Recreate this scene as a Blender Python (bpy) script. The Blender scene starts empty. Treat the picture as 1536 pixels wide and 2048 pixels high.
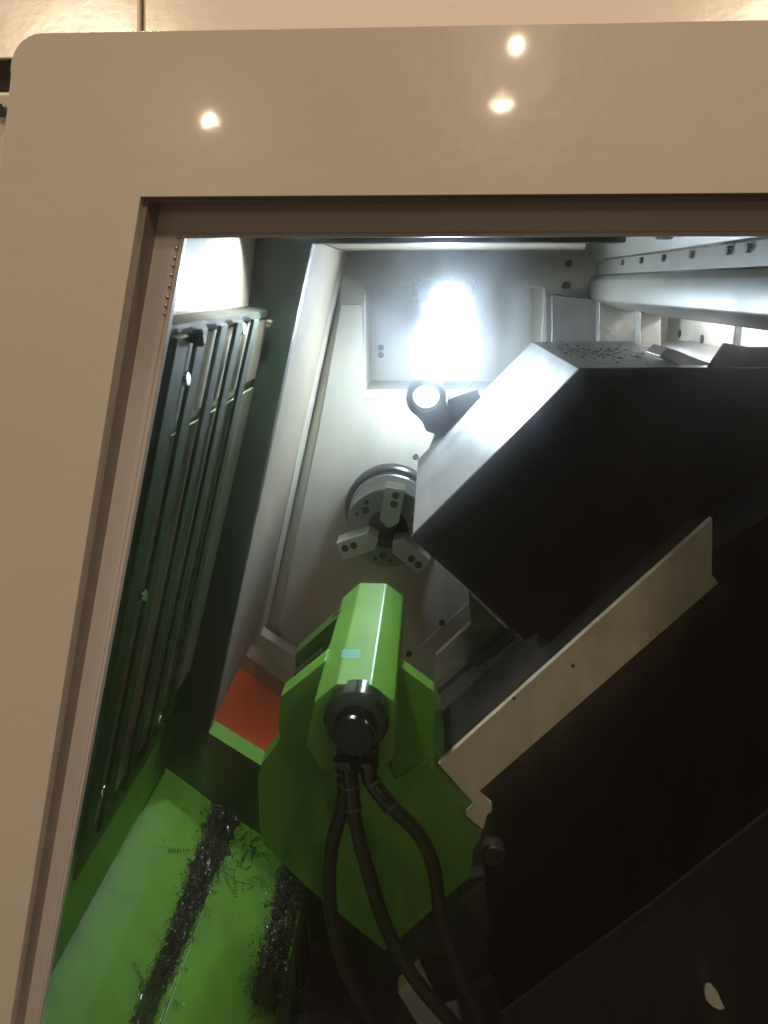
import bpy, bmesh, math, random
import numpy as np
from mathutils import Vector, Matrix

random.seed(7)
rng = np.random.default_rng(7)
sc = bpy.context.scene
col = sc.collection

# ------------------------------------------------------------------ camera
CAM = np.array([0.0, 0.0, 1.65])
YAW, PITCH, FPX = math.radians(3.258), math.radians(16.428), 1550.0
FW = np.array([-math.sin(YAW) * math.cos(PITCH), math.cos(YAW) * math.cos(PITCH), -math.sin(PITCH)])
RT = np.array([math.cos(YAW), math.sin(YAW), 0.0])
UP = np.cross(RT, FW)
cd = bpy.data.cameras.new("camera")
cam = bpy.data.objects.new("camera", cd)
col.objects.link(cam)
cam.matrix_world = Matrix(((RT[0], UP[0], -FW[0], CAM[0]), (RT[1], UP[1], -FW[1], CAM[1]),
                           (RT[2], UP[2], -FW[2], CAM[2]), (0, 0, 0, 1)))
cd.sensor_fit = 'VERTICAL'
cd.sensor_height = 36.0
cd.lens = 36.0 * FPX / 2048.0
cd.clip_start, cd.clip_end = 0.02, 100.0
sc.camera = cam

# ------------------------------------------------------------------ world, hall lights, exposure
w = bpy.data.worlds.new("World")
sc.world = w
w.use_nodes = True
w.node_tree.nodes["Background"].inputs[0].default_value = (1.0, 0.70, 0.44, 1)
w.node_tree.nodes["Background"].inputs[1].default_value = 0.08
sc.view_settings.view_transform = 'Standard'
sc.view_settings.look = 'None'
sc.view_settings.exposure = 0.0
sc.view_settings.gamma = 1.0


def area(name, loc, target, size, power, colour):
    d = bpy.data.lights.new(name, 'AREA')
    d.shape = 'DISK'
    d.size = size
    d.energy = power
    d.color = colour
    o = bpy.data.objects.new(name, d)
    col.objects.link(o)
    o.location = loc
    o.rotation_euler = (Vector(target) - Vector(loc)).to_track_quat('-Z', 'Y').to_euler()
    return o


WARM = (1.0, 0.72, 0.46)
# main hall luminaire, high up behind the right shoulder
area("hall_key_light", (2.3, -3.4, 4.6), (0.1, 0.6, 1.3), 0.55, 66, WARM)
# ceiling luminaires mirrored in the gloss paint, tiny ones added to vary the glints
for i, (lx, ly, lz, s, p) in enumerate(((0.62, -5.6, 3.36, 0.06, 6), (0.55, -6.0, 3.03, 0.05, 2.5), (0.605, -5.9, 3.02, 0.03, 1.2), (0.50, -6.1, 3.06, 0.02, 0.6), (0.56, -6.0, 3.12, 0.015, 0.3),
                                        (-1.88, -6.0, 2.93, 0.03, 1.5), (-1.84, -6.0, 2.965, 0.045, 2.6), (-1.80, -6.0, 2.93, 0.015, 0.4), (-0.9, -2.6, 4.7, 0.12, 12),
                                        (0.80, -2.6, 4.7, 0.14, 16), (-1.3, -0.25, 4.6, 0.35, 38), (1.3, -0.25, 4.6, 0.35, 38))):  # last pair added overhead to brighten the tilted upper cover
    area("ceiling_and_fill_light", (lx, ly, lz), (0.0, 0.5, 1.6), s, p, (1.0, 0.78, 0.55))


# ------------------------------------------------------------------ measuring helpers
def ray(px, py):
    return FW + RT * (px - 768.0) / FPX + UP * (1024.0 - py) / FPX


def P(px, py, Y):
    """point of the plane y = Y seen at a photograph pixel"""
    d = ray(px, py)
    return CAM + d * (Y / d[1])


def PP(px, py, p0, n):
    """point of a general plane seen at a photograph pixel"""
    d = ray(px, py)
    p0, n = np.array(p0, float), np.array(n, float)
    return CAM + d * (((p0 - CAM) @ n) / (d @ n))


def xz(pts, Y):
    return [(P(a, b, Y)[0], P(a, b, Y)[2]) for a, b in pts]


# ------------------------------------------------------------------ materials
MATS = {}


def nodes_of(m):
    return m.node_tree.nodes, m.node_tree.links


def paint(name, colour, rough=0.35, metal=0.0, var=0.12, scale=6.0, bump=0.02, bscale=160.0, coat=0.0,
          rvar=0.15, spec=0.5, dirt=None, dscale=3.0, damt=0.35, stretch=None, speck=0.0):
    m = bpy.data.materials.new(name)
    m.use_nodes = True
    N, L = nodes_of(m)
    b = N["Principled BSDF"]
    tc = N.new("ShaderNodeTexCoord")
    mp = N.new("ShaderNodeMapping")
    L.new(tc.outputs["Object"], mp.inputs["Vector"])
    if stretch:
        mp.inputs["Scale"].default_value = stretch
    n1 = N.new("ShaderNodeTexNoise")
    n1.inputs["Scale"].default_value = scale
    n1.inputs["Detail"].default_value = 8
    L.new(mp.outputs[0], n1.inputs["Vector"])
    rp = N.new("ShaderNodeValToRGB")
    c = np.array(colour)
    rp.color_ramp.elements[0].position = 0.3
    rp.color_ramp.elements[1].position = 0.7
    rp.color_ramp.elements[0].color = (*np.clip(c * (1 - var), 0, 1), 1)
    rp.color_ramp.elements[1].color = (*np.clip(c * (1 + var), 0, 1), 1)
    L.new(n1.outputs["Fac"], rp.inputs[0])
    out = rp.outputs[0]
    if dirt is not None:
        n2 = N.new("ShaderNodeTexNoise")
        n2.inputs["Scale"].default_value = dscale
        n2.inputs["Detail"].default_value = 10
        n2.inputs["Roughness"].default_value = 0.7
        L.new(tc.outputs["Object"], n2.inputs["Vector"])
        r2 = N.new("ShaderNodeValToRGB")
        r2.color_ramp.elements[0].position = 0.5
        r2.color_ramp.elements[1].position = 0.75
        r2.color_ramp.elements[0].color = (0, 0, 0, 1)
        r2.color_ramp.elements[1].color = (damt, damt, damt, 1)
        L.new(n2.outputs["Fac"], r2.inputs[0])
        mx = N.new("ShaderNodeMix")
        mx.data_type = 'RGBA'
        L.new(r2.outputs[0], mx.inputs[0])
        L.new(out, mx.inputs[6])
        mx.inputs[7].default_value = (*dirt, 1)
        out = mx.outputs[2]
    if speck > 0:
        v = N.new("ShaderNodeTexVoronoi")
        v.inputs["Scale"].default_value = 55
        L.new(tc.outputs["Object"], v.inputs["Vector"])
        r3 = N.new("ShaderNodeValToRGB")
        r3.color_ramp.elements[0].position = 0.0
        r3.color_ramp.elements[1].position = 0.10
        r3.color_ramp.elements[0].color = (speck, speck, speck, 1)
        r3.color_ramp.elements[1].color = (0, 0, 0, 1)
        L.new(v.outputs["Distance"], r3.inputs[0])
        n4 = N.new("ShaderNodeTexNoise")
        n4.inputs["Scale"].default_value = 9
        L.new(tc.outputs["Object"], n4.inputs["Vector"])
        r4 = N.new("ShaderNodeValToRGB")
        r4.color_ramp.elements[0].position = 0.52
        r4.color_ramp.elements[1].position = 0.62
        L.new(n4.outputs["Fac"], r4.inputs[0])
        ml = N.new("ShaderNodeMath")
        ml.operation = 'MULTIPLY'
        L.new(r3.outputs[0], ml.inputs[0])
        L.new(r4.outputs[0], ml.inputs[1])
        mx2 = N.new("ShaderNodeMix")
        mx2.data_type = 'RGBA'
        L.new(ml.outputs[0], mx2.inputs[0])
        L.new(out, mx2.inputs[6])
        mx2.inputs[7].default_value = (0.03, 0.03, 0.03, 1)
        out = mx2.outputs[2]
    L.new(out, b.inputs["Base Color"])
    mr = N.new("ShaderNodeMapRange")
    mr.inputs["To Min"].default_value = max(0.02, rough - rvar)
    mr.inputs["To Max"].default_value = min(1, rough + rvar)
    n3 = N.new("ShaderNodeTexNoise")
    n3.inputs["Scale"].default_value = scale * 2.7
    n3.inputs["Detail"].default_value = 6
    L.new(mp.outputs[0], n3.inputs["Vector"])
    L.new(n3.outputs["Fac"], mr.inputs["Value"])
    L.new(mr.outputs[0], b.inputs["Roughness"])
    b.inputs["Metallic"].default_value = metal
    b.inputs["Specular IOR Level"].default_value = spec
    b.inputs["Coat Weight"].default_value = coat
    b.inputs["Coat Roughness"].default_value = 0.05
    if bump > 0:
        nb = N.new("ShaderNodeTexNoise")
        nb.inputs["Scale"].default_value = bscale
        nb.inputs["Detail"].default_value = 3
        L.new(mp.outputs[0], nb.inputs["Vector"])
        bp = N.new("ShaderNodeBump")
        bp.inputs["Strength"].default_value = bump
        bp.inputs["Distance"].default_value = 0.002
        L.new(nb.outputs["Fac"], bp.inputs["Height"])
        L.new(bp.outputs[0], b.inputs["Normal"])
    MATS[name] = m
    return m


def emit(name, colour, strength):
    m = bpy.data.materials.new(name)
    m.use_nodes = True
    b = m.node_tree.nodes["Principled BSDF"]
    b.inputs["Base Color"].default_value = (0.8, 0.8, 0.8, 1)
    b.inputs["Emission Color"].default_value = (*colour, 1)
    b.inputs["Emission Strength"].default_value = strength
    MATS[name] = m
    return m


paint("cream", (0.64, 0.585, 0.53), 0.22, var=0.05, scale=3.0, bump=0.14, bscale=40, coat=0.6, rvar=0.06)
paint("rail_cream", (0.56, 0.485, 0.39), 0.5, var=0.06, scale=5, bump=0.04, dirt=(0.2, 0.16, 0.12), dscale=6, damt=0.35)
paint("cream_dull", (0.50, 0.46, 0.42), 0.5, var=0.05, scale=5, bump=0.05, bscale=240)
paint("bezel", (0.62, 0.59, 0.58), 0.4, var=0.05, scale=5, bump=0.05, bscale=200)
paint("gasket", (0.30, 0.265, 0.245), 0.6, var=0.15, bump=0.1)
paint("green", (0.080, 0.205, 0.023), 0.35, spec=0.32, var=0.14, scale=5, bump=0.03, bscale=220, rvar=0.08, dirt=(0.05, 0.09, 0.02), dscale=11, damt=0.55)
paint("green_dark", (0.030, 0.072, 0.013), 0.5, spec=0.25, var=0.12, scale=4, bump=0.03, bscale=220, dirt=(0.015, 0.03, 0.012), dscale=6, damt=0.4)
paint("white_wall", (0.58, 0.56, 0.48), 0.42, var=0.04, scale=3, bump=0.03, bscale=200, dirt=(0.38, 0.34, 0.27), dscale=4, damt=0.3)
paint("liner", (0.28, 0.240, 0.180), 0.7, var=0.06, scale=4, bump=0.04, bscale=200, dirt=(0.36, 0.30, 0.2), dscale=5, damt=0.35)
paint("orange", (0.74, 0.115, 0.040), 0.42, var=0.07, scale=5, bump=0.03, dirt=(0.4, 0.07, 0.03), dscale=5, damt=0.4)
paint("black", (0.009, 0.009, 0.010), 0.55, var=0.3, scale=5, bump=0.05, bscale=120, rvar=0.2, spec=0.25, dirt=(0.02, 0.019, 0.018), dscale=9, damt=0.8)
paint("black_gloss", (0.006, 0.006, 0.006), 0.16, var=0.3, scale=8, bump=0.02, rvar=0.08)
paint("bulkhead_shade_green", (0.014, 0.026, 0.018), 0.45, spec=0.3, var=0.15, scale=5, bump=0.03)  # green darkened and greyed to paint in the shade on the bulkhead face
paint("beam_paint", (0.24, 0.235, 0.20), 0.42, var=0.06, scale=4, bump=0.03, dirt=(0.22, 0.2, 0.15), dscale=5, damt=0.4)
paint("ledge_grey", (0.018, 0.020, 0.019), 0.6, spec=0.2, var=0.15, bump=0.03)
paint("rubber", (0.010, 0.009, 0.0085), 0.45, spec=0.35, var=0.3, scale=30, bump=0.15, bscale=300)
paint("umber", (0.011, 0.009, 0.008), 0.5, spec=0.25, var=0.25, scale=3, bump=0.05)
paint("steel", (0.52, 0.52, 0.52), 0.34, metal=1.0, var=0.12, scale=8, bump=0.03, bscale=90, rvar=0.10, stretch=(1, 8, 1))
paint("slide_steel", (0.38, 0.38, 0.385), 0.42, metal=0.9, var=0.22, scale=9, bump=0.05, bscale=70, rvar=0.10, speck=0.9,
      dirt=(0.20, 0.19, 0.18), dscale=9, damt=0.6)
paint("chuck_steel", (0.27, 0.28, 0.27), 0.40, metal=0.85, var=0.08, scale=20, bump=0.02, rvar=0.08)
paint("jaw_steel", (0.66, 0.68, 0.64), 0.36, metal=0.6, var=0.06, scale=20, bump=0.02, rvar=0.08)
paint("dark_steel", (0.10, 0.10, 0.10), 0.30, metal=0.7, var=0.25, scale=7, bump=0.04, rvar=0.12)
paint("grimy_steel", (0.36, 0.34, 0.31), 0.42, metal=0.35, var=0.30, scale=14, bump=0.10, bscale=60, dirt=(0.07, 0.06, 0.05), dscale=16, damt=0.8)
paint("hole", (0.010, 0.010, 0.010), 0.6, var=0.2, bump=0)
paint("bolt", (0.10, 0.10, 0.10), 0.32, metal=0.8, var=0.2, scale=40, bump=0)
paint("zinc", (0.60, 0.60, 0.58), 0.25, metal=1.0, var=0.1, scale=40, bump=0)
paint("cyan_ink", (0.06, 0.36, 0.52), 0.4, var=0.1, scale=60, bump=0)
paint("swarf", (0.055, 0.05, 0.047), 0.24, metal=0.75, var=0.5, scale=60, bump=0.0, rvar=0.12)
paint("swarf_bed", (0.018, 0.016, 0.014), 0.5, metal=0.3, var=0.5, scale=80, bump=0.9, bscale=260)
paint("window_blind", (0.42, 0.41, 0.37), 0.5, var=0.2, scale=3, bump=0.03, dirt=(0.10, 0.10, 0.06), dscale=5, damt=0.7)
paint("slat_green", (0.016, 0.044, 0.010), 0.5, spec=0.2, var=0.15, bump=0.03)
paint("pane_reflection", (0.42, 0.41, 0.35), 0.2, var=0.4, scale=5, bump=0.02, rvar=0.05)  # mottled grey colour stands in for reflections in the guarded window
emit("led_visible", (0.74, 0.85, 1.0), 680.0)
emit("led_side", (0.96, 0.98, 0.93), 500.0)
emit("led_back", (0.92, 0.93, 1.0), 60.0)


def glass_mat():
    m = bpy.data.materials.new("glass")
    m.use_nodes = True
    N, L = nodes_of(m)
    N.remove(N["Principled BSDF"])
    tr = N.new("ShaderNodeBsdfTransparent")
    tr.inputs[0].default_value = (0.95, 0.97, 0.95, 1)
    gl = N.new("ShaderNodeBsdfGlossy")
    gl.inputs["Roughness"].default_value = 0.02
    fr = N.new("ShaderNodeFresnel")
    ge = N.new("ShaderNodeNewGeometry")
    mr = N.new("ShaderNodeMapRange")           # both faces of the thin pane reflect alike
    mr.inputs["To Min"].default_value = 1.45
    mr.inputs["To Max"].default_value = 1 / 1.45
    L.new(ge.outputs["Backfacing"], mr.inputs["Value"])
    L.new(mr.outputs[0], fr.inputs[0])
    mx = N.new("ShaderNodeMixShader")
    L.new(fr.outputs[0], mx.inputs[0])
    L.new(tr.outputs[0], mx.inputs[1])
    L.new(gl.outputs[0], mx.inputs[2])
    # film added to imitate lens glow: scatters some light by small angles
    film = mx.outputs[0]
    tc = N.new("ShaderNodeTexCoord")
    mp = N.new("ShaderNodeMapping")
    mp.inputs["Scale"].default_value = (1.0, 1.0, 0.35)
    mp.inputs["Rotation"].default_value = (0, 0.5, 0)
    glow_noise = N.new("ShaderNodeTexNoise")
    glow_noise.inputs["Scale"].default_value = 55
    glow_noise.inputs["Detail"].default_value = 5
    L.new(tc.outputs["Object"], mp.inputs["Vector"])
    L.new(mp.outputs[0], glow_noise.inputs["Vector"])
    for ior, ro, wt in ((1.05, 0.35, 0.035), (1.11, 0.50, 0.045), (1.18, 0.75, 0.022)):
        rf = N.new("ShaderNodeBsdfRefraction")
        rf.inputs["IOR"].default_value = ior
        rf.inputs["Roughness"].default_value = ro
        rf.inputs["Color"].default_value = (0.85, 0.92, 1.0, 1)
        m2 = N.new("ShaderNodeMixShader")
        # strength varies over the pane to make the added glow irregular
        mr2 = N.new("ShaderNodeMapRange")
        mr2.inputs["From Min"].default_value = 0.3
        mr2.inputs["From Max"].default_value = 0.7
        mr2.inputs["To Min"].default_value = wt * 0.45
        mr2.inputs["To Max"].default_value = wt * 1.55
        L.new(glow_noise.outputs["Fac"], mr2.inputs["Value"])
        L.new(mr2.outputs[0], m2.inputs[0])
        L.new(film, m2.inputs[1])
        L.new(rf.outputs[0], m2.inputs[2])
        film = m2.outputs[0]
    L.new(film, N["Material Output"].inputs[0])
    MATS["glass"] = m


glass_mat()


# ------------------------------------------------------------------ object helpers
def tag(o, label=None, cat=None, group=None, kind=None):
    if label: o["label"] = label
    if cat: o["category"] = cat
    if group: o["group"] = group
    if kind: o["kind"] = kind
    return o


def thing(name, loc, label, cat, group=None):
    o = bpy.data.objects.new(name, None)
    o.empty_display_size = 0.05
    col.objects.link(o)
    o.location = loc
    return tag(o, label, cat, group)


def world_loc(o):
    v = Vector((0, 0, 0))
    while o:
        v += o.location
        o = o.parent
    return v


def link(name, bm, mat, parent=None, bevel=0.0, smooth=False, seg=2):
    off = world_loc(parent) if parent else Vector((0, 0, 0))
    if parent:
        bmesh.ops.translate(bm, verts=bm.verts, vec=-off)
    bmesh.ops.recalc_face_normals(bm, faces=bm.faces)
    me = bpy.data.meshes.new(name)
    bm.to_mesh(me)
    bm.free()
    me.materials.append(MATS[mat])
    o = bpy.data.objects.new(name, me)
    col.objects.link(o)
    o.parent = parent
    if smooth or bevel:
        for p in me.polygons:
            p.use_smooth = True
    if bevel:
        md = o.modifiers.new("bevel", 'BEVEL')
        md.width = bevel
        md.segments = seg
        md.limit_method = 'ANGLE'
        md.angle_limit = math.radians(25)
        md.harden_normals = True
    elif smooth:
        me.set_sharp_from_angle(angle=math.radians(35))
    return o


def copy_piece(o, loc_world, parent=None, rot=None):
    c = o.copy()
    col.objects.link(c)
    c.parent = parent
    c.location = Vector(loc_world) - (world_loc(parent) if parent else Vector((0, 0, 0)))
    if rot is not None:
        c.rotation_euler = rot
    return c


def bm_prism(pts, y0, y1):
    """outline in (x, z), extruded along y"""
    bm = bmesh.new()
    a = [bm.verts.new((x, y0, z)) for x, z in pts]
    b = [bm.verts.new((x, y1, z)) for x, z in pts]
    bm.faces.new(a)
    bm.faces.new(b[::-1])
    n = len(pts)
    for i in range(n):
        bm.faces.new((a[i], a[(i + 1) % n], b[(i + 1) % n], b[i]))
    return bm


def prism(name, pts, y0, y1, mat, parent=None, bevel=0.0015, seg=2):
    return link(name, bm_prism(pts, y0, y1), mat, parent, bevel, seg=seg)


def bm_ring(outer, inner, y0, y1):
    bm = bmesh.new()
    def loop(pts):
        v = [bm.verts.new((x, y0, z)) for x, z in pts]
        return [bm.edges.new((v[i], v[(i + 1) % len(v)])) for i in range(len(v))]
    ed = loop(outer) + loop(inner)
    bmesh.ops.triangle_fill(bm, edges=ed, use_beauty=True)
    r = bmesh.ops.extrude_face_region(bm, geom=bm.faces[:])
    bmesh.ops.translate(bm, verts=[g for g in r["geom"] if isinstance(g, bmesh.types.BMVert)], vec=(0, y1 - y0, 0))
    return bm


def ring(name, outer, inner, y0, y1, mat, parent=None, bevel=0.0015, seg=2):
    return link(name, bm_ring(outer, inner, y0, y1), mat, parent, bevel, seg=seg)


def bm_box(x0, x1, y0, y1, z0, z1):
    return bm_prism([(x0, z0), (x1, z0), (x1, z1), (x0, z1)], y0, y1)


def box(name, x0, x1, y0, y1, z0, z1, mat, parent=None, bevel=0.0015):
    return link(name, bm_box(x0, x1, y0, y1, z0, z1), mat, parent, bevel)


def bm_hexa(front, back):
    """solid between two matching loops of 3D points"""
    bm = bmesh.new()
    a = [bm.verts.new(p) for p in front]
    b = [bm.verts.new(p) for p in back]
    bm.faces.new(a)
    bm.faces.new(b[::-1])
    n = len(a)
    for i in range(n):
        bm.faces.new((a[i], a[(i + 1) % n], b[(i + 1) % n], b[i]))
    return bm


def plate(name, pts3, thick, mat, parent=None, bevel=0.001):
    """flat or folded outline given in 3D, thickened along a vector"""
    t = np.array(thick, float)
    return link(name, bm_hexa([tuple(p) for p in pts3], [tuple(np.array(p) + t) for p in pts3]), mat, parent, bevel)


def bm_lathe(profile, centre, axis='Y', seg=48, closed=True):
    """profile = [(r, along)], revolved about an axis through centre"""
    bm = bmesh.new()
    rows = []
    for r, t in profile:
        row = []
        for k in range(seg):
            a = 2 * math.pi * k / seg
            u, v = r * math.cos(a), r * math.sin(a)
            if axis == 'Y':
                p = (centre[0] + u, centre[1] + t, centre[2] + v)
            elif axis == 'Z':
                p = (centre[0] + u, centre[1] + v, centre[2] + t)
            else:
                p = (centre[0] + t, centre[1] + u, centre[2] + v)
            row.append(bm.verts.new(p))
        rows.append(row)
    for i in range(len(rows) - 1):
        for k in range(seg):
            bm.faces.new((rows[i][k], rows[i][(k + 1) % seg], rows[i + 1][(k + 1) % seg], rows[i + 1][k]))
    if closed:
        if profile[0][0] > 1e-6: bm.faces.new(rows[0])
        if profile[-1][0] > 1e-6: bm.faces.new(rows[-1][::-1])
    return bm


def lathe(name, profile, centre, mat, parent=None, axis='Y', seg=48, closed=True):
    return link(name, bm_lathe(profile, centre, axis, seg, closed), mat, parent, smooth=True)


def catmull(pts, n=10):
    p = [np.array(q, float) for q in pts]
    p = [2 * p[0] - p[1]] + p + [2 * p[-1] - p[-2]]
    out = []
    for i in range(1, len(p) - 2):
        for k in range(n):
            t = k / n
            out.append(0.5 * ((2 * p[i]) + (-p[i - 1] + p[i + 1]) * t + (2 * p[i - 1] - 5 * p[i] + 4 * p[i + 1] - p[i + 2]) * t * t
                              + (-p[i - 1] + 3 * p[i] - 3 * p[i + 1] + p[i + 2]) * t ** 3))
    out.append(p[-2])
    return out


def bm_tube(pts, radii, seg=14, bm=None, flat=1.0):
    bm = bm or bmesh.new()
    pts = [Vector(p) for p in pts]
    if not hasattr(radii, "__len__"):
        radii = [radii] * len(pts)
    t0 = (pts[1] - pts[0]).normalized()
    nrm = t0.orthogonal().normalized()
    prev = None
    for i, p in enumerate(pts):
        t = (pts[min(i + 1, len(pts) - 1)] - pts[max(i - 1, 0)]).normalized()
        nrm = (nrm - t * nrm.dot(t)).normalized()
        bn = t.cross(nrm)
        row = [bm.verts.new(p + (nrm * math.cos(2 * math.pi * k / seg) + bn * math.sin(2 * math.pi * k / seg) * flat) * radii[i]) for k in range(seg)]
        if prev:
            for k in range(seg):
                bm.faces.new((prev[k], prev[(k + 1) % seg], row[(k + 1) % seg], row[k]))
        else:
            bm.faces.new(row[::-1])
        prev = row
    bm.faces.new(prev)
    return bm


def lean_x(z):
    """inner lower front wall: its x at a height (leans 15 degrees)"""
    return -0.281 - 0.2767 * (1.605 - z)


WN = np.array([1.0, 0.0, -0.2767])
WN = WN / np.linalg.norm(WN)


def on_wall(px, py, off=0.0):
    return PP(px, py, np.array([-0.281, 0, 1.605]) + WN * off, WN)


# one shared bolt head (socket cap), axis along y
def make_bolt(name, r, h, mat, parent, loc, rot=None, seg=14, hexed=False):
    prof = [(0, -h), (r * 0.5, -h), (r * 0.5, -h * 0.5), (r * 0.52, -h), (r * 0.9, -h), (r, -h * 0.85), (r, 0)]
    if hexed:
        prof = [(0, -h), (r * 0.85, -h), (r, -h * 0.8), (r, 0)]
        seg = 6
    bm = bm_lathe(prof, (0, 0, 0), 'Y', seg)
    bmesh.ops.recalc_face_normals(bm, faces=bm.faces)
    me = bpy.data.meshes.new(name)
    bm.to_mesh(me)
    bm.free()
    me.materials.append(MATS[mat])
    o = bpy.data.objects.new(name, me)
    col.objects.link(o)
    o.parent = parent
    o.location = Vector(loc) - (world_loc(parent) if parent else Vector((0, 0, 0)))
    if rot is not None:
        o.rotation_euler = rot
    return o


# ================================================================== THE MACHINE CHAMBER (setting)
YG = 1.40     # green bulkhead
YW = 2.15     # headstock wall

# closed sheet-metal shell so that the chamber is lit by its own lamps only
shell = box("machine_roof", -0.62, 1.25, 0.60, 2.45, 2.02, 2.05, "ledge_grey")
tag(shell, "grey sheet roof of the machining chamber", None, kind="structure")
s2 = box("machine_back_wall", 1.10, 1.13, 0.60, 2.45, 0.0, 2.02, "black")
tag(s2, "dark rear wall of the machining chamber", kind="structure")
s3 = box("machine_end_wall", -0.9, 1.10, 2.45, 2.48, 0.0, 2.02, "white_wall")
tag(s3, "pale end wall behind the headstock", kind="structure")
s4 = box("machine_pan", -0.9, 1.10, 0.60, 2.45, 0.0, 0.22, "black")
tag(s4, "black chip pan below the bed", kind="structure")

# ---- front wall: white upper sheet, ledge, green lower sheet leaning outwards
fw = plate("front_wall", [(-0.255, 0.70, 2.02), (-0.255, YG, 2.02), (-0.319, YG, 1.612), (-0.319, 0.70, 1.612)], (-0.02, 0, 0), "white_wall", bevel=0)
tag(fw, "white upper sheet of the chamber front wall", kind="structure")
plate("ledge", [(-0.321, 0.70, 1.6125), (-0.321, YG, 1.6125), (lean_x(1.606), YG, 1.606), (lean_x(1.606), 0.70, 1.606)], (0, 0, -0.012), "ledge_grey", fw, 0.001)
zt, zb = 1.594, 0.68
plate("lower_sheet", [(lean_x(zt) - 0.006, 0.585, zt), (lean_x(zt) - 0.006, YG, zt), (lean_x(zb), YG, zb), (lean_x(zb), 0.585, zb)],
      (-0.02, 0, 0), "green", fw, 0)

# ---- chip chute floor, a folded sheet running along the spindle direction
PROF = [(-0.580, 0.690), (-0.490, 0.615), (-0.405, 0.5355), (-0.400, 0.5415), (-0.246, 0.417), (-0.246, 0.22)]


def chute_z(x):
    for (x0, z0), (x1, z1) in zip(PROF[:-1], PROF[1:]):
        if x0 <= x <= x1 and x1 > x0:
            return z0 + (z1 - z0) * (x - x0) / (x1 - x0)
    return 0.22


bm = bmesh.new()
rows = []
for yy in (0.585, YG + 0.005):
    rows.append([bm.verts.new((x, yy, z)) for x, z in PROF])
for i in range(len(PROF) - 1):
    bm.faces.new((rows[0][i], rows[0][i + 1], rows[1][i + 1], rows[1][i]))
chute = link("chute_floor", bm, "green", None)
md = chute.modifiers.new("solid", 'SOLIDIFY')
md.thickness = 0.004
md.offset = -1
md = chute.modifiers.new("bevel", 'BEVEL')
md.width, md.segments, md.limit_method = 0.003, 2, 'ANGLE'
tag(chute, "green folded chip chute sloping below the front wall", kind="structure")
plate("edge_strip", [(-0.243, 0.60, 0.405), (-0.243, 0.965, 0.405), (-0.232, 0.965, 0.365), (-0.232, 0.60, 0.365)], (0.004, 0, 0), "cream_dull", chute, 0.001)

# ---- green bulkhead with its opening towards the headstock
ol_t, ol_b = P(625, 503, YG), P(415, 1470, YG)
ob2 = P(515, 1532, YG)
sl = (ob2[2] - ol_b[2]) / (ob2[0] - ol_b[0])
open_l = [(ol_t[0], ol_t[2]), (ol_b[0], ol_b[2]), (-0.10, ol_b[2] + sl * (-0.10 - ol_b[0]))]
top_r = P(1253, 470, YG)
ztop = P(900, 486, YG)[2]
bk = [(ol_t[0], ztop)] + open_l[1:] + [(-0.10, 0.23), (-0.62, 0.23), (-0.62, 1.99), (top_r[0], 1.99), (top_r[0], ztop)]
bulk = prism("bulkhead", bk, YG, YG + 0.035, "bulkhead_shade_green", None, 0.002)
tag(bulk, "green bulkhead frame in front of the headstock, its shade painted in", kind="structure")
# sill of the opening, lighter green than the face to stand for its light
plate("sill", [(ol_b[0] + 0.002, YG + 0.001, ol_b[2] + 0.0025), (-0.10, YG + 0.001, open_l[2][1] + 0.0025),
               (-0.10, YG + 0.050, open_l[2][1] + 0.0025), (ol_b[0] + 0.002, YG + 0.050, ol_b[2] + 0.0025)], (0, 0, 0.003), "green", bulk, 0.001)


# ---- liner between bulkhead and headstock: cream side sheet, orange floor, cream step frames
def liner_x(z):
    return -0.475 + 0.2549 * (z - 0.70)


YL = 2.00
_l, _r = P(456, 1318, 1.93), P(560, 1394, 1.93)
_s = (_r[2] - _l[2]) / (_r[0] - _l[0])
zl_b = P(461, 1282, 1.93)[2] - 0.004     # the side sheet ends where the cream step begins
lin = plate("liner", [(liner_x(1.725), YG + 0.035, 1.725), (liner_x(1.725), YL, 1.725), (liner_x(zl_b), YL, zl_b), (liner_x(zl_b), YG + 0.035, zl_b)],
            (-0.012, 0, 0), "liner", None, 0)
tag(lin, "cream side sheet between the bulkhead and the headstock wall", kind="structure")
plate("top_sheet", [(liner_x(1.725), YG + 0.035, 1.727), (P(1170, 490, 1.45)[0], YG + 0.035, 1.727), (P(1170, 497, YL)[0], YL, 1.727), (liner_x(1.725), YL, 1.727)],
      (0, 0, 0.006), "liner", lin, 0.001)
YS = 1.93                                # cream step standing on the orange floor
of_l, of_r = P(456, 1318, YS), P(560, 1394, YS)
slf = (of_r[2] - of_l[2]) / (of_r[0] - of_l[0])


def floor2(x, dz=0.0):
    return of_l[2] + slf * (x - of_l[0]) + dz


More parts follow.
